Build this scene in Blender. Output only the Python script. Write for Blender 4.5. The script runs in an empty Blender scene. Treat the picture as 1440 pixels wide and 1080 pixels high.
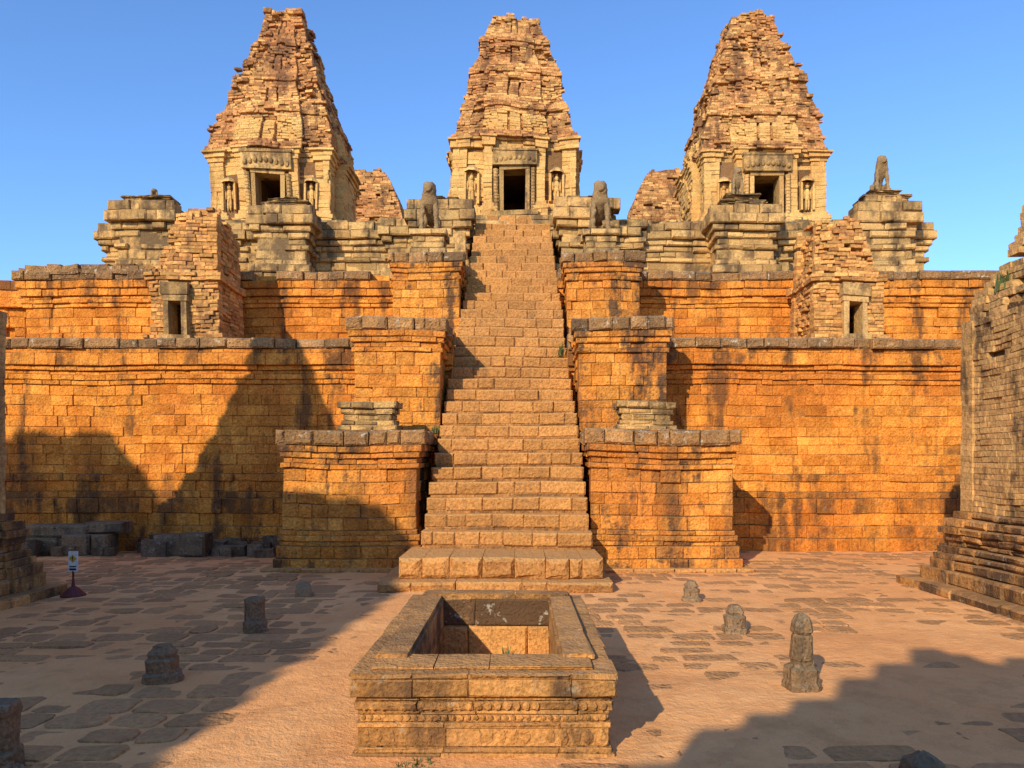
import bpy, math, random
from mathutils import noise, Vector
rng = random.Random(11)
U = rng.uniform
def fn(x,y,z,s=1.0,o=3):
    return noise.fractal(Vector((x*s,y*s,z*s)),1.0,2.0,o)

SIDE = {'F':((1,0),(0,-1)),'B':((-1,0),(0,1)),'R':((0,1),(1,0)),'L':((0,-1),(-1,0))}
class MB:
    def __init__(s): s.v=[];s.f=[];s.c=[];s.m=[];s.top=None
    def face(s,idx,c,m): s.f.append(idx);s.c.append(c);s.m.append(m)
    def block(s,side,ox,oy,u0,u1,z0,z1,do,di,ch=.015,jit=.006,dark=0.,mat=0):
        (ux,uy),(nx,ny)=SIDE[side]
        b=len(s.v); c=(rng.random(),rng.random(),dark)
        ch=min(ch,(u1-u0)*.3,(z1-z0)*.3)
        for (a,d,j) in ((ch,do,jit),(0,do-ch,jit*.5),(0,di,0)):
            for (u,z) in ((u0+a,z0+a),(u1-a,z0+a),(u1-a,z1-a),(u0+a,z1-a)):
                dd=d+(U(-j,j) if j else 0); uu=u+(U(-j,j)*.6 if j else 0); zz=z+(U(-j,j)*.6 if j else 0)
                s.v.append((ox+ux*uu+nx*dd, oy+uy*uu+ny*dd, zz))
        s.face((b,b+1,b+2,b+3),c,mat)
        for r in (0,4):
            for k in range(4):
                k2=(k+1)%4
                s.face((b+r+4+k,b+r+4+k2,b+r+k2,b+r+k),c,mat)
        s.face((b+11,b+10,b+9,b+8),c,mat)
    def row(s,side,ox,oy,u0,u1,z0,z1,off,t,bl,ch=.015,jit=.006,er=0,miss=0,dark=0,mat=0,gap=.004,seed=None,dj=.012,rnd=.25):
        r=random.Random(seed) if seed is not None else rng
        (ux,uy),(nx,ny)=SIDE[side]
        u=u0; first=True
        while u<u1-1e-4:
            L=bl*r.uniform(.55,1.5)
            if first: L*=r.uniform(.5,1); first=False
            e=u+L
            if u1-e<bl*.35: e=u1
            uc=(u+e)/2; X,Y=ox+ux*uc,oy+uy*uc
            skip=(miss and rng.random()<miss)
            if s.top and z1>s.top(X,Y): skip=True
            if not skip:
                o=off+U(-dj,dj)
                if er:
                    q=fn(X+nx*3,Y+ny*3,(z0+z1)/2,.8,3)+.6*fn(X+nx*3,Y+7,(z0+z1)/2,2.6,2)
                    o-=er*max(0,q+.15)*1.6+U(0,er*rnd)
                s.block(side,ox,oy,u+gap,e-gap,z0+gap,z1-gap,o,-t,ch,jit,dark,mat)
            u=e
    def course(s,x0,x1,y0,y1,z0,z1,off,bl,t=.4,sides='FLR',hole=None,**k):
        for sd in sides:
            if sd in 'FB':
                ox,oy=(x0,y0) if sd=='F' else (x1,y1)
                L=x1-x0; a,b=-off,L+off
                if hole and sd=='F':
                    s.row(sd,ox,oy,a,hole[0]-x0,z0,z1,off,t,bl,**k)
                    s.row(sd,ox,oy,hole[1]-x0,b,z0,z1,off,t,bl,**k)
                else: s.row(sd,ox,oy,a,b,z0,z1,off,t,bl,**k)
            else:
                ox,oy=(x1,y0) if sd=='R' else (x0,y1)
                L=y1-y0
                s.row(sd,ox,oy,t if L>2*t+.2 else .02,L-t if L>2*t+.2 else L-.02,z0,z1,off,t,bl,**k)
    def box(s,x0,x1,y0,y1,z0,z1,mat=0,dark=0.,j=0.):
        b=len(s.v); c=(rng.random(),rng.random(),dark)
        for z in (z0,z1):
            for (x,y) in ((x0,y0),(x1,y0),(x1,y1),(x0,y1)):
                s.v.append((x+U(-j,j),y+U(-j,j),z+U(-j,j)))
        for q in ((3,2,1,0),(4,5,6,7),(0,1,5,4),(1,2,6,5),(2,3,7,6),(3,0,4,7)):
            s.face(tuple(b+i for i in q),c,mat)
    def ell(s,cx,cy,cz,rx,ry,rz,mat=0,dark=0.,n=8,m=6,j=0.):
        b=len(s.v); c=(rng.random(),rng.random(),dark)
        for i in range(m+1):
            th=math.pi*i/m
            for k in range(n):
                ph=2*math.pi*k/n; q=1+U(-j,j)
                s.v.append((cx+rx*math.sin(th)*math.cos(ph)*q,cy+ry*math.sin(th)*math.sin(ph)*q,cz-rz*math.cos(th)*q))
        for i in range(m):
            for k in range(n):
                k2=(k+1)%n
                s.face((b+i*n+k,b+i*n+k2,b+(i+1)*n+k2,b+(i+1)*n+k),c,mat)
    def lathe(s,cx,cy,prof,n=10,mat=0,dark=0.,sq=False,j=0.,rot=0.):
        b=len(s.v); c=(rng.random(),rng.random(),dark)
        for (z,r) in prof:
            for k in range(n):
                ph=2*math.pi*(k+.5)/n
                x,y=math.cos(ph),math.sin(ph)
                if sq:
                    q=1/max(abs(x),abs(y)); q=min(q,1.3); x*=q;y*=q
                X,Y=x*math.cos(rot)-y*math.sin(rot),x*math.sin(rot)+y*math.cos(rot)
                s.v.append((cx+X*r+U(-j,j),cy+Y*r+U(-j,j),z+U(-j,j)*.5))
        for i in range(len(prof)-1):
            for k in range(n):
                k2=(k+1)%n
                s.face((b+i*n+k,b+i*n+k2,b+(i+1)*n+k2,b+(i+1)*n+k),c,mat)
        e=b+(len(prof)-1)*n
        s.face(tuple(e+k for k in range(n)),c,mat)
    def obj(s,name,mats,smooth=False,warp=0.):
        if warp:
            nv=[]
            for (x,y,z) in s.v:
                a=noise.noise(Vector((x*.45,y*.45,z*.3))); b=noise.noise(Vector((x*.4+9,y*.4,z*.5+4)))
                c2=noise.noise(Vector((x*1.3+3,y*1.3,z*.8)))
                nv.append((x+b*warp*.5,y+b*warp*.8,z+(a*warp+c2*warp*.45)*min(1,max(0,z*1.5))))
            s.v=nv
        me=bpy.data.meshes.new(name); me.from_pydata(s.v,[],s.f)
        a=me.attributes.new('rv','FLOAT_VECTOR','FACE')
        a.data.foreach_set('vector',[x for c in s.c for x in c])
        for m in mats: me.materials.append(m)
        me.polygons.foreach_set('material_index',s.m)
        if smooth: me.polygons.foreach_set('use_smooth',[True]*len(s.f))
        me.update()
        o=bpy.data.objects.new(name,me); bpy.context.scene.collection.objects.link(o)
        return o

# ---------------- materials
class NT:
    def __init__(s,name):
        s.mat=bpy.data.materials.new(name); s.mat.use_nodes=True
        s.t=s.mat.node_tree; s.n=s.t.nodes; s.l=s.t.links
        s.b=s.n['Principled BSDF']
    def lk(s,a,b): s.l.new(a,b)
    def noise(s,vec,scale,detail=5,rough=.6,dist=0.):
        n=s.n.new('ShaderNodeTexNoise'); n.inputs['Scale'].default_value=scale
        n.inputs['Detail'].default_value=detail; n.inputs['Roughness'].default_value=rough
        n.inputs['Distortion'].default_value=dist
        s.lk(vec,n.inputs['Vector']); return n.outputs['Fac']
    def mapping(s,vec,sc,loc=(0,0,0)):
        n=s.n.new('ShaderNodeMapping'); n.inputs['Scale'].default_value=sc; n.inputs['Location'].default_value=loc
        s.lk(vec,n.inputs['Vector']); return n.outputs[0]
    def math(s,op,a,b=None,c=None,clamp=False):
        n=s.n.new('ShaderNodeMath'); n.operation=op; n.use_clamp=clamp
        for i,x in enumerate((a,b,c)):
            if x is None: continue
            if isinstance(x,(int,float)): n.inputs[i].default_value=x
            else: s.lk(x,n.inputs[i])
        return n.outputs[0]
    def rng(s,v,a,b,c=0.,d=1.):
        n=s.n.new('ShaderNodeMapRange'); n.clamp=True
        s.lk(v,n.inputs[0])
        for i,x in enumerate((a,b,c,d)): n.inputs[i+1].default_value=x
        return n.outputs[0]
    def mix(s,f,a,b,mode='MIX'):
        n=s.n.new('ShaderNodeMix'); n.data_type='RGBA'; n.blend_type=mode
        for i,x in ((0,f),(6,a),(7,b)):
            if isinstance(x,(int,float)): n.inputs[i].default_value=x
            elif isinstance(x,tuple): n.inputs[i].default_value=(*x,1)
            else: s.lk(x,n.inputs[i])
        return n.outputs[2]

def stone(name,c1,c2,c3,dark,darkamt=.8,dlo=.55,dhi=.66,lich=(.2,.17,.12),topamt=.6,white=.3,bump=.03,fine=28,pit=.5,rvk=.8,c3amt=.7,hint=.3,vlo=.68,vhi=1.22,streak=0.,patch=0.):
    t=NT(name)
    g=t.n.new('ShaderNodeNewGeometry'); P=g.outputs['Position']
    at=t.n.new('ShaderNodeAttribute'); at.attribute_name='rv'
    sp=t.n.new('ShaderNodeSeparateXYZ'); t.lk(at.outputs['Vector'],sp.inputs[0])
    ng=t.n.new('ShaderNodeSeparateXYZ'); t.lk(g.outputs['Normal'],ng.inputs[0])
    n1=t.noise(P,.55,3); n2=t.noise(P,3.2,5,.68); n3=t.noise(P,fine,2,.7)
    st=t.noise(t.mapping(P,(1.5,1.5,.3)),1.0,4,.65)
    f=t.math('ADD',t.math('MULTIPLY',sp.outputs[0],rvk),t.math('MULTIPLY',t.math('SUBTRACT',n2,.5),2.0))
    f=t.math('ADD',f,.5-rvk/2,clamp=True)
    col=t.mix(f,c1,c2)
    col=t.mix(t.math('MULTIPLY',t.rng(n1,.46,.60),c3amt),col,c3)
    vv=t.rng(sp.outputs[1],0,1,vlo,vhi)
    k=t.math('MULTIPLY',vv,t.rng(n3,.3,.7,.66,1.25))
    k=t.math('MULTIPLY',k,t.rng(n2,.3,.7,.82,1.18))
    cb=t.n.new('ShaderNodeCombineXYZ')
    for i in range(3): t.lk(k,cb.inputs[i])
    col=t.mix(1.0,col,cb.outputs[0],'MULTIPLY')
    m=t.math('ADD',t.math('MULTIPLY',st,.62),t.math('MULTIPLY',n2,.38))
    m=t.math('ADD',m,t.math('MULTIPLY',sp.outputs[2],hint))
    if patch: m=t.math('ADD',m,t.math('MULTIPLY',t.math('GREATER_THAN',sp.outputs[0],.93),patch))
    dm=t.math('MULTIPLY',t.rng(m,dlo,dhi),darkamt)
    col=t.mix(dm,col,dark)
    if streak:
        s2=t.noise(t.mapping(P,(1.5,1.5,.17),(7,3,1)),1.0,4,.6)
        s2=t.math('ADD',t.math('MULTIPLY',s2,.75),t.math('MULTIPLY',n2,.25))
        col=t.mix(t.math('MULTIPLY',t.rng(s2,.54,.61),streak),col,dark)
    tm=t.math('MULTIPLY',t.rng(ng.outputs[2],.35,.85),topamt)
    col=t.mix(tm,col,lich)
    if white>0:
        wn=t.noise(P,7,3,.7)
        hm=t.math('ADD',t.math('MULTIPLY',sp.outputs[2],.8),.2)
        wm=t.math('MULTIPLY',t.math('MULTIPLY',t.rng(wn,.60,.68),white),hm,clamp=True)
        col=t.mix(wm,col,(.5,.46,.36))
    t.lk(col,t.b.inputs['Base Color'])
    t.b.inputs['Roughness'].default_value=.95
    t.b.inputs['Specular IOR Level'].default_value=.1
    h=n3
    if pit>0:
        vo=t.n.new('ShaderNodeTexVoronoi'); vo.inputs['Scale'].default_value=fine*.8; t.lk(P,vo.inputs['Vector'])
        h=t.math('ADD',h,t.math('MULTIPLY',t.rng(vo.outputs['Distance'],0,.45),pit))
    b2=t.noise(P,6,2,.6)
    h=t.math('ADD',h,t.math('MULTIPLY',b2,1.6))
    bp=t.n.new('ShaderNodeBump'); bp.inputs['Strength'].default_value=.8; bp.inputs['Distance'].default_value=bump
    t.lk(h,bp.inputs['Height']); t.lk(bp.outputs[0],t.b.inputs['Normal'])
    return t.mat

LAT=stone('laterite',(.68,.225,.032),(.80,.33,.06),(.52,.155,.026),(.12,.055,.025),darkamt=.8,dlo=.55,dhi=.65,lich=(.30,.165,.07),bump=.032,fine=20,pit=.5,streak=.85,vlo=.78,vhi=1.15,rvk=.65)
LATG=stone('laterite_cap',(.42,.225,.09),(.29,.165,.075),(.47,.235,.08),(.10,.066,.042),dlo=.56,dhi=.76,white=1.1,bump=.045,fine=20,hint=.2)
STEP=stone('laterite_step',(.52,.25,.082),(.40,.185,.06),(.54,.255,.075),(.15,.078,.038),dlo=.57,dhi=.7,lich=(.60,.33,.125),topamt=.6,white=.3,bump=.035,fine=18,vlo=.85,vhi=1.12,rvk=.5)
SAND=stone('sandstone',(.68,.43,.165),(.48,.29,.115),(.60,.34,.12),(.10,.066,.040),darkamt=.85,dlo=.50,dhi=.61,lich=(.17,.115,.065),topamt=.7,white=.3,bump=.03,hint=.18,pit=0)
SANDY=stone('yellow_sandstone',(.76,.49,.18),(.64,.37,.125),(.64,.33,.105),(.17,.10,.05),darkamt=.8,dlo=.53,dhi=.65,white=.1,bump=.03,pit=0,vlo=.85,vhi=1.1,rvk=.5)
BRICK=stone('weathered_brick',(.72,.42,.155),(.50,.225,.082),(.45,.19,.075),(.14,.07,.04),darkamt=.85,dlo=.50,dhi=.59,lich=(.34,.19,.09),topamt=.5,white=.0,bump=.03,rvk=1.0,fine=16,pit=0,vlo=.6,vhi=1.22,c3amt=.7)
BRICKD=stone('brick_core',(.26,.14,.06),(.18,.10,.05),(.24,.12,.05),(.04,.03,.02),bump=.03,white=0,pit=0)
CIST=stone('carved_sandstone',(.56,.285,.095),(.41,.205,.075),(.56,.27,.08),(.08,.05,.032),darkamt=.9,dlo=.505,dhi=.62,lich=(.48,.265,.11),topamt=.5,white=1.0,bump=.03,fine=30,pit=.3,patch=.03)
PAVE=stone('paving_laterite',(.50,.255,.11),(.38,.19,.085),(.55,.275,.105),(.20,.11,.058),darkamt=.35,dlo=.55,dhi=.75,lich=(.56,.30,.125),topamt=.4,white=.0,bump=.04,fine=18,vlo=.75,vhi=1.12)
DARKS=stone('dark_stone',(.22,.145,.085),(.30,.195,.11),(.32,.20,.10),(.06,.045,.034),dlo=.52,dhi=.65,lich=(.2,.15,.09),white=.9,bump=.03)

def sandmat():
    t=NT('sand_ground'); g=t.n.new('ShaderNodeNewGeometry'); P=g.outputs['Position']
    n1=t.noise(P,.35,4,.6,.4); n2=t.noise(P,2.3,5,.65); n3=t.noise(P,60,2,.7); n4=t.noise(P,11,4,.7)
    col=t.mix(t.rng(n1,.35,.65),(.90,.465,.185),(.78,.355,.13))
    col=t.mix(t.math('MULTIPLY',t.rng(n2,.47,.66),.5),col,(.55,.255,.095))
    col=t.mix(t.math('MULTIPLY',t.rng(n3,.6,.72),.5),col,(.24,.13,.08))
    col=t.mix(t.math('MULTIPLY',t.rng(n4,.56,.7),.35),col,(.90,.56,.28))
    t.lk(col,t.b.inputs['Base Color']); t.b.inputs['Roughness'].default_value=.95
    t.b.inputs['Specular IOR Level'].default_value=.1
    h=t.math('ADD',t.math('MULTIPLY',n4,1.2),t.math('MULTIPLY',n3,.3))
    bp=t.n.new('ShaderNodeBump'); bp.inputs['Strength'].default_value=.7; bp.inputs['Distance'].default_value=.035
    t.lk(h,bp.inputs['Height']); t.lk(bp.outputs[0],t.b.inputs['Normal'])
    return t.mat
GROUND=sandmat()
def plain(name,c,r=.6):
    t=NT(name); g=t.n.new('ShaderNodeNewGeometry')
    n=t.noise(g.outputs['Position'],20,3)
    col=t.mix(t.rng(n,.3,.7),tuple(x*.7 for x in c),c)
    t.lk(col,t.b.inputs['Base Color']); t.b.inputs['Roughness'].default_value=r
    return t.mat
YEL=plain('yellow_paint',(.75,.42,.02)); RED=plain('dark_red_paint',(.16,.02,.015)); WHT=plain('white_paint',(.75,.75,.72)); BLK=plain('black_paint',(.02,.02,.02))
LEAF=plain('weed_leaf',(.09,.13,.03),.7); DRY=plain('dry_grass',(.34,.25,.09),.8)

# ---------------- ground
def gz(x,y):
    h=.020*fn(x,y,0,.8,4)+.008*fn(x,y,5,4,2)
    b=.000
    d=abs(x+.9)
    if y<13: b+= .035*max(0,min(1,(2.0-d)/1.0))
    if x>1.2: b+=.010
    if y>12.5 and x>1.2: b-=.006
    q=fn(x,y,9,.33,2); b+=.045*max(0,q-.05)
    b+=.035*max(0,1-((x+6.2)**2/7+(y-7.6)**2/1.4))
    return h+b
def frange(a,b,s):
    n=int(round((b-a)/s)); return [a+(b-a)*i/n for i in range(n+1)]
xs=[-900,-300,-100,-50,-30,-22]+frange(-16,14,.09)+[20,30,50,100,300,900]
ys=[-900,-300,-100,-50,-25,-12,-4]+frange(3,19.5,.09)+[30,50,100,300,900]
V=[];F=[]
for y in ys:
    for x in xs:
        inside=-16<=x<=14 and 3<=y<=19.5
        V.append((x,y,gz(x,y) if inside else 0.0))
nx=len(xs)
for j in range(len(ys)-1):
    for i in range(nx-1):
        a=j*nx+i; F.append((a,a+1,a+nx+1,a+nx))
me=bpy.data.meshes.new('ground'); me.from_pydata(V,[],F); me.materials.append(GROUND)
me.polygons.foreach_set('use_smooth',[True]*len(F))
bpy.context.scene.collection.objects.link(bpy.data.objects.new('ground',me))

# paving
mb=MB()
y=3.2
while y<18.7:
    h=U(.30,.50); x=-15+U(0,.4)
    while x<13.5:
        w=U(.32,.80); cx,cy=x+w/2,y+h/2+.06*fn(x,y,3,.5,2)
        x+=w
        if -1.35<cx<.75 and 5.4<cy<9.1: continue
        if rng.random()<.05: continue
        a,b=w/2-.010,h/2-.010; n=16; top=.012+U(-.012,.012); rot=U(-.04,.04)
        tx,ty=U(-.03,.03),U(-.03,.03)
        i0=len(mb.v); c=(rng.random(),rng.random(),0)
        rad=[1+U(-.10,.03) for _ in range(n)]; pw=U(.22,.5)
        for (s,z) in ((.74,0),(.94,-.006),(1.0,-.04)):
            for k in range(n):
                ph=2*math.pi*(k+.5)/n; C,S=math.cos(ph),math.sin(ph)
                px=math.copysign(abs(C)**pw,C)*a*s*rad[k]; py=math.copysign(abs(S)**pw,S)*b*s*rad[k]
                X,Y=px*math.cos(rot)-py*math.sin(rot),px*math.sin(rot)+py*math.cos(rot)
                mb.v.append((cx+X,cy+Y,top+z+tx*px+ty*py))
        mb.face(tuple(i0+k for k in range(n)),c,0)
        for r in range(2):
            for k in range(n):
                k2=(k+1)%n; mb.face((i0+(r+1)*n+k,i0+(r+1)*n+k2,i0+r*n+k2,i0+r*n+k),c,0)
    y+=h
mb.obj('paving_stones',[PAVE])

# ---------------- pyramid tiers
def stackz(z0,z1,h):
    n=max(1,round((z1-z0)/h)); e=[z0+(z1-z0)*i/n for i in range(n+1)]
    e=[e[0]]+[q+U(-.18,.18)*(z1-z0)/n for q in e[1:-1]]+[e[-1]]
    return list(zip(e[:-1],e[1:]))
mb=MB()
X0,X1,Y0=-21,20,19.25
H1=(-1.71,1.17)
prof=[(0,.32,.34,.3),(.32,.62,.30,.2),(.62,.93,.24,.15),(.93,1.30,.27,.4),(1.30,1.46,.16,.3),(1.46,1.72,.10,.1),(1.72,1.9,.13,.15),(1.9,2.12,.04,0)]
prof+=[(a,b,0,-.06) for a,b in stackz(2.12,4.15,.27)]
prof+=[(4.15,4.27,.05,0),(4.27,4.4,.09,0),(4.4,4.5,.03,0),(4.5,4.62,.11,0),(4.62,4.92,.19,.12),(4.92,5.03,.14,.2)]
for (a,b,o,d) in prof:
    mb.course(X0,X1,Y0,40,a,b,o,.46,sides='F',er=.035,dark=d,ch=.013,jit=.008,gap=.002,hole=H1,dj=.006,rnd=.15)
mb.course(X0,X1,Y0,40,5.03,5.28,.27,.62,sides='F',er=.10,dark=.6,mat=1,ch=.04,jit=.025,miss=.015,hole=H1,dj=.03)
mb.box(X0,H1[0]-.02,Y0+.05,40,-.1,5.2,mat=0,dark=.2); mb.box(H1[1]+.02,X1,Y0+.05,40,-.1,5.2,mat=0,dark=.2)
Xa,Xb,Yb=-14.6,13.95,22.6
H2=(-1.59,1.05)
prof=[(a,b,.0,0) for a,b in stackz(5.2,6.75,.25)]+[(6.75,6.87,.05,0),(6.87,6.98,.1,0),(6.98,7.08,.04,0),(7.08,7.3,.12,.1),(7.3,7.52,.18,.2)]
for (a,b,o,d) in prof:
    mb.course(Xa,Xb,Yb,38,a,b,o,.46,sides='FLR',er=.04,dark=d,ch=.015,jit=.010,gap=.003,hole=H2,rnd=.15)
mb.course(Xa,Xb,Yb,38,7.52,7.78,.26,.6,sides='FLR',er=.11,dark=.6,mat=1,ch=.04,jit=.025,miss=.06,hole=H2,dj=.03)
mb.box(Xa+.15,H2[0]-.02,Yb+.15,38,5.1,7.7,mat=0,dark=.2); mb.box(H2[1]+.02,Xb-.15,Yb+.15,38,5.1,7.7,mat=0,dark=.2)
for i in range(34):
    x=U(-14.8,-8.9); mb.box(x,x+U(.3,.7),Yb-.2,Yb+.3,7.7,7.82+U(.0,.16),mat=1,dark=.6,j=.04)
for a,b in stackz(5.2,7.55,.27):
    mb.course(-19.5,-14.7,22.75,38,a,b,.0 if b<7 else .15,.5,sides='F',er=.06,ch=.02,jit=.012,miss=.02,dark=.5 if b>7.3 else 0)
mb.box(-19.5,-14.7,22.95,38,5.1,7.45,mat=0)
mb.obj('laterite_terrace_wall',[LAT,LATG,BRICKD],warp=.05)

# tier 3 sandstone
SP=[(0,.10,.22,.2),(.10,.17,.12,.0),(.17,.27,.18,.1),(.27,.34,.06,0),(.34,.46,.0,0),(.46,.52,.08,.0),(.52,.6,-.02,.1),(.6,.68,.08,0),(.68,.76,.16,.1),(.76,.88,.27,.15),(.88,1.0,.2,.3)]
def sblock(mb,x0,x1,y0,y1,z0,z1,k=1.,sides='FLR',bl=.7,er=.05,prof=SP,mat=0,dk=0):
    H=z1-z0
    for (a,b,o,d) in prof:
        mb.course(x0,x1,y0,y1,z0+a*H,z0+b*H,o*k,bl,t=min(.4,(x1-x0)*.3),sides=sides,er=er,dark=d+dk,ch=.035,jit=.02,gap=.004,miss=.01,mat=mat,dj=.025)
    mb.box(x0+.06,x1-.06,y0+.06,y1-.04,z0,z1-.03,mat=mat,dark=.3)
mb=MB()
sblock(mb,-13.7,-1.75,25.2,36,7.7,10.05,sides='FLR',er=.12)
sblock(mb,1.3,13.3,25.2,36,7.7,10.05,sides='FLR',er=.12)
mb.box(-1.9,1.4,26.3,36,7.7,10.02)
for (x0,x1,yf,zt) in ((-12.9,-11.2,24.5,10.5),(-8.35,-6.75,24.1,10.25),(-3.45,-1.72,24.5,10.6),(-4.35,-3.5,24.9,10.1),
                      (1.28,2.95,24.5,10.6),(3.0,3.9,24.9,10.1),(6.15,7.95,24.1,10.25),(10.95,12.5,24.5,10.5),(8.0,8.7,24.8,9.9)):
    sblock(mb,x0,x1,yf,25.8,7.7,zt,k=1.0,bl=.6,er=.11)
for (xc,yc,z0,w,hh) in ((-12.0,25.1,10.45,.75,.28),(-7.5,24.8,10.2,.7,.3),(-7.6,24.8,10.45,.4,.22),(7.05,24.8,10.2,.7,.32),(7.05,24.8,10.5,.5,.25),(11.75,25.1,10.5,.7,.3),(11.75,25.1,10.8,.45,.2),(-2.6,25.1,10.55,.55,.2),(2.1,25.1,10.55,.55,.22)):
    sblock(mb,xc-w,xc+w,yc-w*.7,yc+w*.7,z0,z0+hh,k=.3,bl=.45,er=.16,dk=.3)
for i in range(110):
    x=U(-13.5,13.0)
    if -1.9<x<1.5: continue
    s=U(.12,.38); mb.box(x,x+s*U(1,2),25.2+U(0,.6),25.9+U(0,.3),10.02,10.05+s*.5,dark=.3,j=.05)
for (a,b,yf,zt) in ((-12.6,-6.4,28.0,11.0),(6.1,12.4,28.0,11.0)):
    sblock(mb,a,b,yf,35,10.0,zt,k=.5,er=.05)
sblock(mb,-3.9,3.3,30.0,38,10.0,11.85,k=.6,er=.05)
mb.obj('sandstone_terrace',[SAND],warp=.05)

# ---------------- staircase
mb=MB(); N=31
for i in range(N):
    f=i/(N-1); y=14.65+i*(25.6-14.65)/N; z=.56+i*(10.05-.56)/N; h=(10.05-.56)/N
    hw=1.62-.42*f; cx=-.27; yj=y+U(-.015,.015)
    dk=U(0,.1)
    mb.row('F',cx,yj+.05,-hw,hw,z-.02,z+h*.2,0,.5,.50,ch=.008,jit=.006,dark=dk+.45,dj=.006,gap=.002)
    mb.row('F',cx,yj,-hw-U(0,.04),hw+U(0,.04),z+h*.16,z+h,0,.60,.62,ch=.028,jit=.012,er=.05,dark=dk,dj=.010,gap=.002,rnd=.4)
    mb.box(cx-hw+.02,cx+hw-.02,y+.15,26.35,max(0,z-2.5),z+h-.05,mat=0,dark=.3)
mb.row('F',0,12.85,-2.42,1.55,.0,.19,0,2.0,.75,ch=.04,jit=.025,dj=.03,dark=.2)
mb.row('F',0,13.2,-2.12,1.42,.19,.55,0,1.75,.42,ch=.07,jit=.03,dj=.04,dark=0,er=.05)
mb.box(-2.0,1.35,13.4,15.0,.05,.5)
for k in range(4):
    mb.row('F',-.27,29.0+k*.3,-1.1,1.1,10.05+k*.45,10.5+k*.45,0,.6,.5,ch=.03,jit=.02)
mb.obj('stone_staircase',[STEP],warp=.045)

# ---------------- stair pedestals
LATP=stone('laterite_pedestal',(.66,.235,.038),(.76,.335,.07),(.52,.175,.036),(.07,.043,.03),darkamt=.88,dlo=.525,dhi=.60,lich=(.28,.16,.07),bump=.035,fine=20,pit=.5,streak=.5,vlo=.75,vhi=1.15,rvk=.7)
def pedestal(x0,x1,yf,yb,z0,zt,inner,top=False,seed=0):
    mb=MB(); H=zt-z0
    pr=[]
    if z0<.1:
        pr+=[(0,.26,.15,.1),(.26,.52,.10,.05),(.52,.62,.05,0),(.62,.74,.08,0),(.74,.84,.03,0)]
        a0=.84
    else: a0=z0
    cap0=zt-.78
    pr+=[(a,b,0,0) for a,b in stackz(a0,cap0,.27)]
    pr+=[(cap0,cap0+.1,.05,0),(cap0+.1,cap0+.22,.0,0),(cap0+.22,cap0+.34,.06,.0),(cap0+.34,cap0+.48,.10,.1)]
    for (a,b,o,d) in pr:
        mb.course(x0,x1,yf,yb,a,b,o,.45,sides='FLR',er=.05,dark=d+.03,ch=.016,jit=.010,gap=.002,miss=.004,rnd=.2,dj=.008)
    mb.course(x0,x1,yf,yb,zt-.30,zt,.15,.42,sides='FLRB',er=.10,dark=.6,mat=1,ch=.045,jit=.028,gap=.006,dj=.04,miss=.02)
    mb.box(x0+.12,x1-.12,yf+.12,yb,z0-.1,zt-.02,mat=0,dark=.3)
    mb.box(x0+.2,x1-.2,yf+.2,yb,zt-.05,zt+.005,mat=1,dark=.5)
    if z0<.1:
        mb.row('F',0,yf-.32,x0-.35,x1+.35,-.02,.09,0,1.2,.6,mat=2,ch=.03,jit=.02)
    if top:
        cx=(x0+x1)/2+inner*.25; yy=yf+.85
        for (z,h,w) in ((zt,.13,.62),(zt+.13,.1,.55),(zt+.23,.13,.5),(zt+.36,.12,.56),(zt+.48,.14,.62)):
            mb.course(cx-w,cx+w,yy-w*.8,yy+w*.8,z,z+h,0,.5,t=.3,sides='FLRB',mat=3,er=.04,ch=.03,jit=.02,dark=.25,seed=seed)
            mb.box(cx-w+.05,cx+w-.05,yy-w*.8+.05,yy+w*.8-.05,z,z+h-.01,mat=3)
    mb.obj('stair_pedestal',[LATP,LATG,STEP,SAND],warp=.07)
pedestal(-4.82,-2.10,15.5,18.2,0,2.86,1,True,3)
pedestal(1.42,4.28,15.5,18.2,0,2.86,-1,True,4)
pedestal(-3.85,-1.86,17.6,19.8,2.6,5.5,1)
pedestal(1.32,3.35,17.6,19.8,2.6,5.5,-1)
pedestal(-3.5,-1.68,21.0,23.2,5.1,7.95,1)
pedestal(1.25,3.25,21.0,23.2,5.1,7.95,-1)

def plinth(cx,cy,z,w,h,dk=.15):
    mb=MB()
    for (a,b,o) in ((0,.25,.08),(.25,.5,0),(.5,.75,.02),(.75,1,.1)):
        mb.course(cx-w,cx+w,cy-w,cy+w,z+a*h,z+b*h,o,.6,t=.25,sides='FLRB',er=.05,ch=.03,jit=.02,dark=dk)
    mb.box(cx-w+.05,cx+w-.05,cy-w+.05,cy+w-.05,z,z+h-.01)
    mb.obj('lion_plinth',[SAND])

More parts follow.
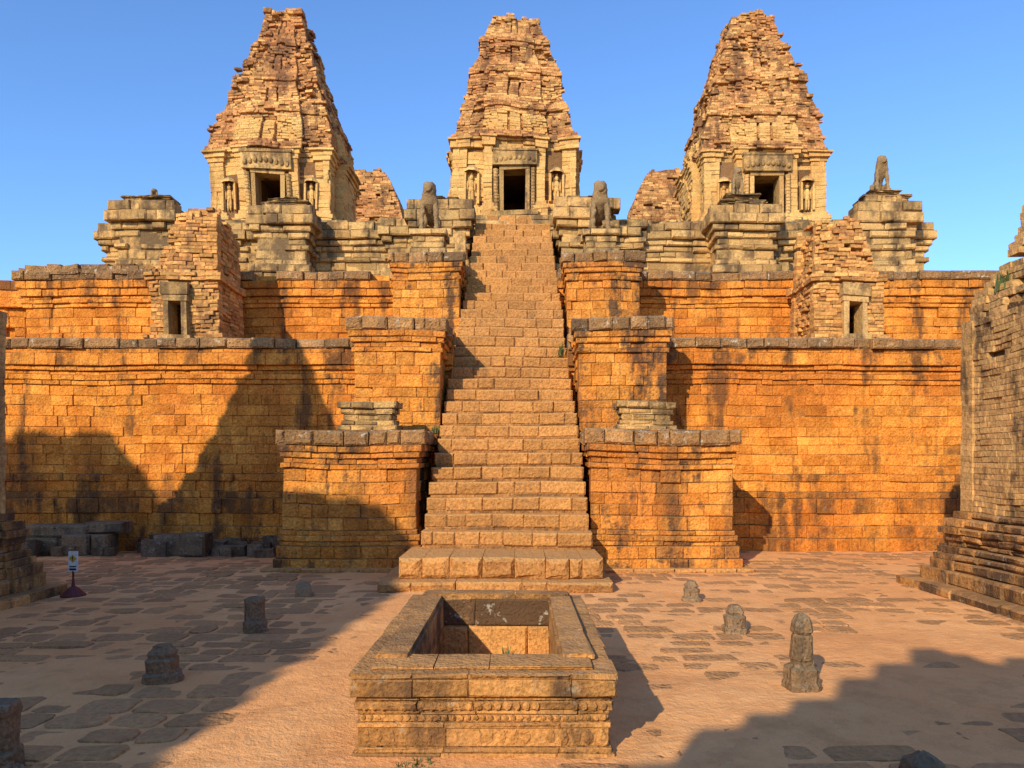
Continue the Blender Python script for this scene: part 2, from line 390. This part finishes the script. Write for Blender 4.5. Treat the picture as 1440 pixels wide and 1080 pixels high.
etex=bpy.data.textures.new('erode','CLOUDS'); etex.noise_scale=.12
DARKL=stone('lion_stone',(.44,.29,.145),(.54,.36,.17),(.38,.24,.115),(.10,.07,.046),dlo=.52,dhi=.66,white=.5,bump=.025,pit=0)
def lion(loc,s,seated=False,headless=False,rot=0.):
    P=[];R=[];E=[]
    def add(p,r,par=None):
        P.append(p);R.append(r)
        if par is not None: E.append((par,len(P)-1))
        return len(P)-1
    pel=add((0,.32,.24),.18) if seated else add((0,.40,.50),.16)
    sp=add((0,.18,.56 if seated else .64),.16,pel); che=add((0,-.02,.82),.18,sp); nk=add((0,-.07,1.02),.175,che)
    if not headless:
        hd=add((0,-.13,1.18),.155,nk); mz=add((0,-.29,1.13),.10,hd); add((0,-.37,1.11),.08,mz)
        add((0,-.07,1.34),.10,hd)
        for sx in (-1,1): add((sx*.14,-.06,1.30),.05,hd)
    for sx in (-1,1):
        sh=add((sx*.17,-.08,.76),.09,che); el=add((sx*.20,-.13,.42),.068,sh); pw=add((sx*.20,-.15,.09),.06,el); add((sx*.20,-.29,.06),.07,pw)
        if seated:
            hp=add((sx*.16,.28,.24),.12,pel); kn=add((sx*.28,.05,.30),.10,hp); hk=add((sx*.28,.16,.08),.06,kn); add((sx*.31,-.05,.06),.06,hk)
        else:
            hp=add((sx*.15,.38,.46),.12,pel); kn=add((sx*.21,.25,.32),.09,hp); hk=add((sx*.20,.43,.19),.06,kn); an=add((sx*.20,.39,.07),.06,hk); add((sx*.20,.25,.06),.06,an)
    t1=add((0,.54,.35),.05,pel); add((0,.58,.65),.04,t1)
    me=bpy.data.meshes.new('lion_statue'); me.from_pydata(P,E,[]); me.materials.append(DARKL)
    o=bpy.data.objects.new('lion_statue',me); bpy.context.scene.collection.objects.link(o)
    m=o.modifiers.new('Skin','SKIN'); m.use_smooth_shade=True
    sv=me.skin_vertices[0].data
    for i,r in enumerate(R): sv[i].radius=(r,r)
    sv[0].use_root=True
    o.modifiers.new('Sub','SUBSURF').levels=2; o.modifiers['Sub'].render_levels=2
    d=o.modifiers.new('Disp','DISPLACE'); d.texture=etex; d.strength=.07; d.texture_coords='LOCAL'
    o.location=loc; o.scale=(s,s,s); o.rotation_euler=(0,0,rot)
    return o
plinth(-2.58,21.7,7.95,.42,.72); lion((-2.58,21.65,8.66),1.02)
plinth(2.22,21.7,7.95,.42,.72); lion((2.22,21.65,8.66),1.04)
lion((11.75,25.1,11.0),.86,seated=True)
lion((7.0,24.9,10.75),.72,seated=True)
lion((-12.0,25.1,10.72),.42,headless=True,rot=.6)

# ---------------- towers
def lerp_prof(P,z):
    for i in range(len(P)-1):
        if z<=P[i+1][0]:
            f=(z-P[i][0])/(P[i+1][0]-P[i][0]); return P[i][1]+(P[i+1][1]-P[i][1])*max(0,f)
    return P[-1][1]
def devata(mb,x,y,z,h,mat):
    w=h*.26
    mb.box(x-w,x-w*.72,y-.07,y+.1,z,z+h*1.02,mat); mb.box(x+w*.72,x+w,y-.07,y+.1,z,z+h*1.02,mat)
    mb.lathe(x,y+.02,[(z+h*1.02,w*1.05),(z+h*1.1,w*1.0),(z+h*1.2,w*.55),(z+h*1.27,.01)],n=8,mat=mat)
    y+=.02
    mb.ell(x,y-.02,z+h*.86,h*.07,.06,h*.085,mat); mb.ell(x,y-.02,z+h*.96,h*.04,.05,h*.06,mat)
    mb.ell(x,y-.01,z+h*.63,h*.10,.07,h*.16,mat); mb.ell(x,y-.01,z+h*.47,h*.095,.07,h*.1,mat)
    for sx in (-1,1):
        mb.ell(x+sx*h*.045,y-.01,z+h*.24,h*.05,.06,h*.25,mat)
        mb.ell(x+sx*h*.125,y-.01,z+h*.58,h*.028,.04,h*.17,mat)
def tower(name,cx,yf,hw,zb,zbt,prof,dw,dz0,dz1,ch=.10,storeys=4,amp=.08,sd0=0):
    mb=MB(); cy=yf+hw
    sides='FLRB'
    hole=(cx-dw/2-.12,cx+dw/2+.12)
    H=zbt-zb
    z=zb
    while z<zbt-.02:
        z1=min(z+.16,zbt); f=(z-zb)/H
        if f<.04: o=.22
        elif f<.1: o=.14
        elif f<.15: o=.18
        elif f<.19: o=.07
        elif f>.93: o=.2
        elif f>.88: o=.12
        elif f>.84: o=.05
        else: o=0
        e=.10
        kk=dict(ch=.008,jit=.008,gap=.001,dj=.008,rnd=.1)
        inh=(z1>dz0 and z<dz1+.2)
        mb.course(cx-hw,cx+hw,cy-hw,cy+hw,z,z1,o-.10,.6,t=.5,sides=sides,er=e,mat=1,hole=hole if inh else None,dark=.12 if f>.85 else 0,**kk)
        for sx in (-1,1):
            a=cx+sx*(hw-.3)
            mb.course(a-.28,a+.28,cy-hw,cy+hw,z,z1,o,.6,t=.26,sides='FB',er=e*.8,mat=1,**kk)
            b=cy+sx*(hw-.3)
            for sd,ox in (('R',cx+hw),('L',cx-hw)):
                oy=b-.28 if sd=='R' else b+.28
                mb.row(sd,ox,oy,0,.56,z,z1,o,.26,.5,er=e,mat=1,**kk)
            a=cx+sx*hw*.42
            mb.course(a-.17,a+.17,cy-hw-.22,cy-hw+.3,z,z1,o*.8,.5,t=.15,sides='FLR',er=e*.5,mat=1,**kk)
        for sd,ox,oy in (('R',cx+hw,cy-hw*.5),('L',cx-hw,cy+hw*.5),('B',cx+hw*.5,cy+hw)):
            mb.row(sd,ox,oy,0,hw,z,z1,o+.25,.5,.45,er=e,mat=1,**kk)
        z=z1
    y0=cy-hw+.15
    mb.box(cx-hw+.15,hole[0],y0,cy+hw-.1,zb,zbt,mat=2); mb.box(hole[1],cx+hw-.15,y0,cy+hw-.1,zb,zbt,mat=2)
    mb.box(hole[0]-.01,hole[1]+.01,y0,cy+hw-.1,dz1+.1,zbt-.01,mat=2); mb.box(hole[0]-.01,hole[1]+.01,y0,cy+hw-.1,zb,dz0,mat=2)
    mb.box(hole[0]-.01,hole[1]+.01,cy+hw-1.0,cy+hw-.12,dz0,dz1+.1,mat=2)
    yq=cy-hw
    fw=.16
    for sx in (-1,1):
        a=cx+sx*(dw/2+fw/2)
        mb.box(a-fw/2,a+fw/2,yq-.20,yq+.5,dz0,dz1,mat=3,j=.008)
        a=cx+sx*(dw/2+fw+.14)
        pr=[]
        n=14
        for i in range(n+1):
            zz=dz0+(dz1-dz0)*i/n; pr+= [(zz,.085),(zz+.03,.11),(zz+.06,.085)] if i<n else [(zz,.11)]
        mb.lathe(a,yq-.24,pr,n=8,mat=3)
    mb.box(cx-dw/2-fw,cx+dw/2+fw,yq-.22,yq+.5,dz1,dz1+.14,mat=3,j=.008)
    mb.box(cx-dw/2-fw-.28,cx+dw/2+fw+.28,yq-.34,yq+.1,dz1+.14,dz1+.2+.52,mat=3,dark=.35,j=.012)
    for i in range(9):
        a=-1+2*i/8
        mb.ell(cx+a*(dw/2+.3),yq-.35,dz1+.43-.1*a*a,.085,.07,.11,mat=3,dark=.3)
    mb.box(cx-dw/2-fw-.33,cx+dw/2+fw+.33,yq-.38,yq+.1,dz1+.722,dz1+.80,mat=3,dark=.4,j=.012)
    mb.box(cx-dw/2-.5,cx+dw/2+.5,yq-.5,yq+.3,dz0-.18,dz0-.003,mat=3,dark=.2,j=.01)
    for sx in (-1,1): devata(mb,cx+sx*hw*.68,yq+.0,zb+H*.24,H*.34,1)
    # superstructure
    zt=prof[-1][0]; z=zbt; k=0
    mb.top=lambda X,Y: zt-.12+.35*fn(X+sd0,Y,2,1.6,2)
    while z<zt+.2:
        z1=z+ch; f=min(1,(z-zbt)/(zt-zbt))
        w=lerp_prof(prof,z)
        w+=.10*fn(sd0,z,0,.9,2)
        ph=(f*storeys)%1
        w+= amp*(-.5 + (1.5 if ph>.84 else (.9 if ph<.10 else 0)))*(1-.4*f)
        ereal=.13+.10*f
        miss=.006+.025*f
        kw=dict(er=ereal,ch=.014,jit=.012,dj=.014,gap=.002,miss=miss,rnd=.12)
        sx_=.08*fn(sd0+5,z,0,.7,2); sy_=.05*fn(sd0+15,z,0,.7,2)
        X_,Y_=cx+sx_,cy+sy_
        mm=1 if (f<.16 or (f<.32 and rng.random()<.5)) else 0
        mb.course(X_-w,X_+w,Y_-w,Y_+w,z,z1,0,.26,t=.45,sides=sides,mat=0,**kw)
        bw=w*.55; bo=.16*(1-.5*f)
        for sd,ox,oy in (('F',X_-bw,Y_-w),('R',X_+w,Y_-bw),('L',X_-w,Y_+bw),('B',X_+bw,Y_+w)):
            if .15<ph<.7:
                mb.row(sd,ox,oy,0,bw*.76,z,z1,bo,.4,.26,mat=mm,**kw); mb.row(sd,ox,oy,bw*1.24,bw*2,z,z1,bo,.4,.26,mat=mm,**kw)
                mb.row(sd,ox,oy,bw*.84,bw*1.16,z,z1,bo*.8,.4,.4,mat=mm,**kw)
            else: mb.row(sd,ox,oy,0,bw*2,z,z1,bo+.03,.4,.26,mat=0,**kw)
        q=w-.36
        if q>.1 and z<zt-.25: mb.box(X_-q,X_+q,Y_-q,Y_+q,z-.002*(k%2),z1+.001,mat=2)
        z=z1;k+=1
    for i in range(90):
        zz=U(zbt,zt-.3); w=lerp_prof(prof,zz); sd=rng.choice('FFLR'); u=U(-w,w)
        X,Y={'F':(cx+u,cy-w-U(-.12,.02)),'R':(cx+w+U(-.12,.02),cy+u),'L':(cx-w-U(-.12,.02),cy+u)}[sd]
        mb.box(X-.12,X+.12,Y-.1,Y+.12,zz,zz+U(.06,.13),mat=0,j=.03)
    return mb.obj(name,[BRICK,SANDY,BRICKD,SAND],warp=.14)
tower('temple_tower',-9.5,29.0,2.30,11.0,13.95,[(13.95,2.4),(14.6,2.27),(15.8,2.0),(17.4,1.5),(18.8,1.05),(20.3,.66)],.95,11.2,13.0,sd0=1)
tower('temple_tower',9.22,29.0,2.32,11.0,13.95,[(13.95,2.45),(14.6,2.3),(15.8,2.02),(17.4,1.6),(18.8,1.15),(20.2,.74)],.95,11.2,12.9,sd0=31)
tower('temple_tower',-.27,31.0,2.5,11.85,15.3,[(15.3,2.6),(15.7,2.4),(16.8,2.12),(18.45,1.8),(20.2,1.22),(21.4,.88)],.88,12.25,13.95,sd0=61)
def simple_tower(cx,cy,prof,ch=.14,bl=.35,er=.18,rag=.4):
    mb=MB()
    z=prof[0][0]; zt=prof[-1][0]; k=0
    mb.top=lambda X,Y: zt-.1+rag*fn(X,Y,2,1.0,2)
    while z<zt+.2:
        w=lerp_prof(prof,z); f=(z-prof[0][0])/(zt-prof[0][0])
        mb.course(cx-w,cx+w,cy-w,cy+w,z,z+ch,0,bl,t=.45,sides='FLRB',er=er,ch=.014,jit=.014,dj=.03,miss=.01+.03*f)
        q=w-.3
        if q>.1 and z<zt-.3: mb.box(cx-q,cx+q,cy-q,cy+q,z,z+ch,mat=1)
        z+=ch;k+=1
    return mb
for cx in (-8.85,8.35):
    mb=simple_tower(cx,44.5,[(10,2.3),(15.6,2.3),(17,1.9),(18.3,1.3),(18.9,.8)])
    mb.obj('ruined_brick_tower',[BRICK,BRICKD],warp=.15)
mb=MB(); mb.box(-20,20,38,60,-.1,10); mb.obj('rear_platform',[LAT])

BRN=stone('old_brick',(.64,.39,.15),(.50,.27,.10),(.60,.34,.12),(.10,.066,.040),darkamt=.88,dlo=.53,dhi=.61,white=.1,bump=.02,fine=16,pit=0,vlo=.8,vhi=1.12,rvk=.6,streak=.4)
def court_tower(cx,cy,hw,H,pl,mid=.62,topk=.32):
    mb=MB()
    for (a,b,o,bl) in ((0,.16,pl,.9),(.16,.38,pl*.62,.9)):
        mb.course(cx-hw,cx+hw,cy-hw,cy+hw,a-.02,b,o,bl,t=.4,sides='FLRB',mat=2,ch=.035,jit=.02,dark=.2,dj=.03)
        mb.box(cx-hw-o+.1,cx+hw+o-.1,cy-hw-o+.1,cy+hw+o-.1,-.1,b-.015,mat=2,dark=.3)
    for (a,b,o) in ((.38,.55,.36),(.55,.66,.31),(.66,.78,.24),(.78,.88,.15),(.88,1.0,.2),(1.0,1.12,.26),(1.12,1.26,.2),(1.26,1.38,.1)):
        mb.course(cx-hw,cx+hw,cy-hw,cy+hw,a,b,o,.6,t=.4,sides='FLRB',mat=2,er=.07,ch=.03,jit=.02,dark=.25,dj=.02)
    mb.box(cx-hw+.14,cx+hw-.14,cy-hw+.14,cy+hw-.14,.3,4.7,mat=1)
    z=1.38
    while z<4.6:
        mb.course(cx-hw,cx+hw,cy-hw,cy+hw,z,z+.095,0,.27,t=.35,sides='FLRB',er=.05,ch=.006,jit=.004,dj=.005,gap=.0015,miss=.002,rnd=.08)
        z+=.095
    P=[(z,hw*.98),(5.0,hw*.93),(5.3,hw*.82),(7.2,hw*mid),(H-.6,hw*topk),(H,hw*.12)]
    while z<H:
        w=lerp_prof(P,z)+.10*fn(cx,z,0,1,2)
        mb.course(cx-w,cx+w,cy-w,cy+w,z,z+.12,0,.3,t=.45,sides='FLRB',er=.2,ch=.014,jit=.015,dj=.03,miss=.03)
        q=w-.34
        if q>.1: mb.box(cx-q,cx+q,cy-q,cy+q,z-.05,z+.12,mat=1)
        z+=.12
    mb.obj('courtyard_brick_tower',[BRN,BRICKD,CIST],warp=.08)
court_tower(9.72,11.1,2.15,9.6,.75)
court_tower(-10.5,10.1,2.25,10.3,.62,.58,.22)
mb=simple_tower(-13.9,-5,[(0,6.2),(4,6.0),(5.9,5.4),(9.8,2.7),(12.0,1.3),(12.7,.6)],ch=.3,bl=.9); mb.obj('entrance_brick_tower',[BRN,BRICKD])
mb=simple_tower(-19.6,2,[(0,3),(8,2.7),(10.2,2.0),(11.6,1.3),(12.3,.7)],ch=.3,bl=.9); mb.obj('entrance_brick_tower',[BRN,BRICKD])
mb=MB()
mb.box(-5.2,6,-7,-5,-.05,5.75)
for i,x in enumerate(frange(-5.1,6,.35)):
    tz=5.9+min(2.0,max(0,(x+5.1))*.85)-max(0,(x+1.8))*.5+.45*fn(x,0,0,1.3)
    mb.box(x,x+.35,-6.2,-5.4,5.7,max(5.8,tz),j=.02)
mb.obj('laterite_gatehouse',[LAT])

# ---------------- small shrines on first terrace
BRICK2=stone('orange_brick',(.72,.40,.13),(.55,.245,.08),(.62,.29,.085),(.14,.08,.05),darkamt=.8,dlo=.54,dhi=.66,lich=(.3,.2,.12),white=.25,bump=.03,rvk=1.0,fine=16,pit=0,vlo=.6,vhi=1.22)
def shrine(x0,x1,yf,dep,zt,lean,dx,sd0):
    mb=MB(); z=5.2; yb=yf+dep
    hole=(dx-.30,dx+.30); xm=(x0+x1)/2+lean*.6
    mb.top=lambda X,Y: zt-.05-.9*max(0,abs(X-xm)-.45)+.35*fn(X+sd0,Y,0,1.8,2)
    while z<zt+.2:
        f=max(0,(z-7.1)/(zt-7.1))
        o0=.12 if z<5.5 else (0 if z<6.9 else (.09 if z<7.15 else -.05-.06*f))
        sh=lean*min(1,f*1.2)
        inh=5.55<z<6.55
        a,b=x0+max(0,sh),x1+min(0,sh)
        mb.course(a,b,yf,yb,z,z+.10,o0,.25,t=.35,sides='FLRB',er=.10+.16*f,ch=.012,jit=.012,dj=.022,gap=.003,miss=.01+.05*f,hole=hole if inh else None,rnd=.15)
        w=.36
        if not inh and z<zt-.7: mb.box(a+w,b-w,yf+w,yb-w,z,z+.104,mat=1)
        z+=.10
    for sx in (-1,1): mb.box(dx+sx*.24-.07,dx+sx*.24+.07,yf-.1,yf+.4,5.6,6.45,mat=2,j=.008)
    mb.box(dx-.34,dx+.34,yf-.12,yf+.4,6.45,6.6,mat=2,j=.01); mb.box(dx-.36,dx+.36,yf-.16,yf+.1,6.6,6.9,mat=2,dark=.2,j=.015)
    mb.box(dx-.4,dx+.4,yf-.14,yf+.4,5.45,5.6,mat=2,dark=.1,j=.01)
    mb.box(dx-.5,dx+.5,yb-.5,yb-.3,5.2,6.7,mat=1)
    mb.obj('brick_shrine',[BRICK2,BRICKD,SAND],warp=.1)
shrine(-9.85,-8.0,20.3,1.9,8.95,.55,-9.08,3)
shrine(7.75,9.6,20.3,1.9,8.8,-.5,8.8,17)

# ---------------- cistern
mb=MB()
cx0,cx1,cy0,cy1=-1.205,.635,5.70,9.0
lo=[(-.03,.05,.05),(.05,.09,.03),(.09,.23,.012),(.23,.27,.025),(.27,.325,.0)]
up=[(.33,.365,.015),(.365,.43,.035),(.43,.47,.02),(.47,.60,.065),(.60,.645,.07)]
for (a,b,o) in lo: mb.course(cx0,cx1,cy0,cy1,a,b,o,.66,t=.32,sides='FLRB',seed=5,ch=.008,jit=.008,dj=.005,gap=.001,dark=.05)
for (a,b,o) in up: mb.course(cx0,cx1,cy0,cy1,a,b,o,.62,t=.33,sides='FLRB',seed=8,ch=.012,jit=.011,dj=.006,gap=.001,dark=.14)
def petals(z,rz,off,step,r,pr=.016):
    n=int((cx1-cx0)/step)
    for i in range(n):
        x=cx0+(i+.5)*(cx1-cx0)/n
        if fn(x,z,0,2.5,2)>.3: continue
        mb.ell(x,cy0-off,z,r,pr,rz,j=.15,dark=.1)
    n=int((cy1-cy0)/step)
    for i in range(n):
        y=cy0+(i+.5)*(cy1-cy0)/n
        mb.ell(cx0-off,y,z,pr,r,rz,j=.15,dark=.1); mb.ell(cx1+off,y,z,pr,r,rz,j=.15,dark=.1)
petals(.398,.032,.035,.07,.031); petals(.16,.055,.012,.09,.036,.012); petals(.30,.02,.0,.055,.02)
mb.row('L',cx0,cy1,.05,cy1-cy0-.3,.645,.70,-.07,.31,1.6,ch=.015,jit=.018,dark=.1)
mb.row('R',cx1,cy0+.3,0,cy1-cy0-.35,.645,.70,-.07,.31,1.6,ch=.015,jit=.018,dark=.1)
mb.row('B',cx1,cy1,0.1,cx1-cx0-.1,.645,.72,-.05,.34,.9,ch=.02,jit=.018,dark=.15)
mb.row('F',cx0,cy0,.08,cx1-cx0-.1,.645,.675,-.03,.40,.62,ch=.015,jit=.012,seed=8,dark=.05)
mb.row('F',cx0+.3,cy1-.36,0,cx1-cx0-.6,.36,.66,0,.05,.9,ch=.015,jit=.014,dark=.6)
mb.row('F',cx0+.3,cy1-.37,0,cx1-cx0-.6,.0,.355,0,.05,.7,ch=.02,jit=.015,dark=-.2)
mb.obj('stone_cistern',[CIST],warp=.025)

# ---------------- boundary stones
def marker(x,y,h,w,kind,rot=0.):
    mb=MB(); w/=2
    if kind=='tall':
        pr=[(-.02,w*1.15),(h*.10,w*1.15),(h*.14,w*1.0),(h*.30,w*.98),(h*.34,w*.72),(h*.40,w*.66),(h*.42,w*.74),(h*.72,w*.66),(h*.74,w*.58),(h*.78,w*.66),(h*.90,w*.62),(h*.97,w*.45),(h,w*.2)]
    elif kind=='lantern':
        pr=[(-.02,w*1.1),(h*.22,w*1.05),(h*.27,w*.85),(h*.62,w*.9),(h*.68,w*.7),(h*.78,w*.78),(h*.95,w*.5),(h,w*.45)]
    elif kind=='post':
        pr=[(-.02,w),(h*.3,w),(h*.34,w*.82),(h*.8,w*.78),(h*.86,w*.9),(h*.97,w*.85),(h,w*.7)]
    else:
        pr=[(-.02,w*1.1),(h*.35,w*1.0),(h*.7,w*.85),(h*.88,w*.5),(h,w*.15)]
    mb.lathe(x,y,pr,n=16,sq=True,j=.010,rot=rot)
    mb.ell(x+w*.9,y-.02,.02,w*.5,w*.5,.05,j=.2)
    mb.obj('boundary_stone',[DARKS])
marker(-3.47,10.0,.44,.27,'post',.1); marker(-3.57,12.6,.25,.26,'low',.3); marker(-3.62,7.75,.36,.32,'lantern',.2)
marker(-3.70,5.45,.50,.26,'post',.1); marker(2.68,12.1,.33,.26,'lantern',0); marker(2.75,9.9,.36,.27,'lantern',.1)
marker(2.70,7.4,.74,.27,'tall',.08); marker(2.75,5.25,.22,.26,'low',.2)

# ---------------- warning sign
mb=MB(); sx,sy=-7.35,12.6
mb.lathe(sx,sy,[(0,.19),(.03,.19),(.06,.15),(.14,.08),(.17,.03),(.25,.02)],n=14,mat=0)
mb.box(sx-.012,sx+.012,sy-.012,sy+.012,.2,.42,mat=0)
mb.box(sx-.075,sx+.075,sy-.012,sy+.012,.40,.74,mat=2)
b=len(mb.v); cz=.62
for (dx,dz) in ((0,-.07),(.065,0),(0,.07),(-.065,0)): mb.v.append((sx+dx,sy-.016,cz+dz))
mb.face((b,b+1,b+2,b+3),(0,0,0),1)
mb.box(sx-.008,sx+.008,sy-.022,sy-.018,cz-.015,cz+.04,mat=3); mb.box(sx-.008,sx+.008,sy-.022,sy-.018,cz-.04,cz-.025,mat=3)
mb.box(sx-.055,sx+.055,sy-.018,sy-.014,.43,.46,mat=3); mb.box(sx-.055,sx+.055,sy-.018,sy-.014,.48,.50,mat=3)
mb.obj('warning_sign',[RED,YEL,WHT,BLK])

# ---------------- rubble blocks by the wall
mb=MB()
for i in range(75):
    x=U(-12.3,-5.4); s=U(.14,.42); y=U(17.7,18.7)
    if x<-9.2 and s<.3 and rng.random()<.6: continue
    ww=s*U(.8,1.6)
    mb.box(x-ww/2,x+ww/2,y-s*.4,y+s*.4,-.03,s*U(.6,1.2),dark=.25,j=s*.13)
for (x,y,w,h,z) in ((-11.5,18.2,1.2,.42,0),(-10.2,18.1,1.1,.5,0),(-11.0,18.35,1.5,.3,.42),(-9.9,18.4,.9,.28,.5),(-8.2,18.1,.8,.5,0),(-12.6,18.2,.8,.6,0),(-7.6,17.9,.6,.55,0)):
    mb.row('F',x-w/2,y-.2,0,w,z,z+h,0,.5,w*1.1,ch=.05,jit=.03,dark=.2)
for i in range(16):
    x=U(12.0,9.9); s=U(.12,.35); mb.box(x-s*.6,x+s*.6,18.2,18.2+s,-.03,s,dark=.2,j=s*.13)
mb.obj('rubble_stones',[DARKS])

# ---------------- weeds
def tuft(name,x,y,z,r,h,n,mat):
    V=[];F=[]
    for i in range(n):
        a=U(0,6.28); q=U(0,r); bx,by=x+q*math.cos(a),y+q*math.sin(a); l=U(.5,1)*h; d=U(0,6.28); le=U(.1,.6)*l; w=.006+h*.03
        b=len(V); cx,cy=math.cos(d),math.sin(d)
        V+=[(bx-cy*w,by+cx*w,z),(bx+cy*w,by-cx*w,z),(bx+cy*w*.7+cx*le*.4,by-cx*w*.7+cy*le*.4,z+l*.6),(bx-cy*w*.7+cx*le*.4,by+cx*w*.7+cy*le*.4,z+l*.6),(bx+cx*le,by+cy*le,z+l)]
        F+=[(b,b+1,b+2,b+3),(b+3,b+2,b+4)]
    me=bpy.data.meshes.new(name); me.from_pydata(V,[],F); me.materials.append(mat)
    bpy.context.scene.collection.objects.link(bpy.data.objects.new(name,me))
tuft('weed_plant',7.8,12.3,4.95,.18,.36,60,LEAF)
tuft('weed_plant',1.02,19.6,4.9,.12,.35,40,LEAF)
tuft('weed_plant',-.14,8.0,.02,.08,.28,30,LEAF)
tuft('grass_tuft',-.75,5.5,.0,.14,.07,70,LEAF)
tuft('grass_tuft',-2.35,14.6,.05,.2,.12,50,DRY)
tuft('weed_plant',-1.95,17.4,2.86,.12,.2,40,LEAF)
tuft('weed_plant',1.6,17.4,2.86,.12,.18,40,LEAF)

# ---------------- world, sun, camera
sc=bpy.context.scene
w=bpy.data.worlds.new('World'); sc.world=w; w.use_nodes=True
nt=w.node_tree; bg=nt.nodes['Background']
sky=nt.nodes.new('ShaderNodeTexSky'); sky.sky_type='NISHITA'; sky.sun_disc=False
d=Vector((-.5,-1,.56)).normalized()
sky.sun_elevation=math.asin(d.z); sky.sun_rotation=math.atan2(d.x,d.y)%(2*math.pi)
sky.air_density=1.0; sky.dust_density=.4; sky.ozone_density=2.0
mx=nt.nodes.new('ShaderNodeMix'); mx.data_type='RGBA'; mx.blend_type='MULTIPLY'; mx.inputs[0].default_value=1
mx.inputs[7].default_value=(1.1,1.52,2.05,1)
nt.links.new(sky.outputs[0],mx.inputs[6]); nt.links.new(mx.outputs[2],bg.inputs[0]); bg.inputs[1].default_value=.125
L=bpy.data.lights.new('sun','SUN'); L.energy=5.0; L.angle=math.radians(.5); L.color=(1,.85,.60)
lo_=bpy.data.objects.new('sun',L); sc.collection.objects.link(lo_); lo_.rotation_euler=d.to_track_quat('Z','Y').to_euler(); lo_.location=(-20,-40,30)
cam=bpy.data.cameras.new('camera'); co=bpy.data.objects.new('camera',cam); sc.collection.objects.link(co)
co.location=(0,0,2.2); co.rotation_euler=(math.radians(90),0,0)
cam.lens=27; cam.sensor_width=36; cam.clip_end=3000; cam.clip_start=.05
cam.shift_x=-13/1440; cam.shift_y=110/1440
sc.camera=co
sc.view_settings.view_transform='Standard'; sc.view_settings.look='None'; sc.view_settings.exposure=0
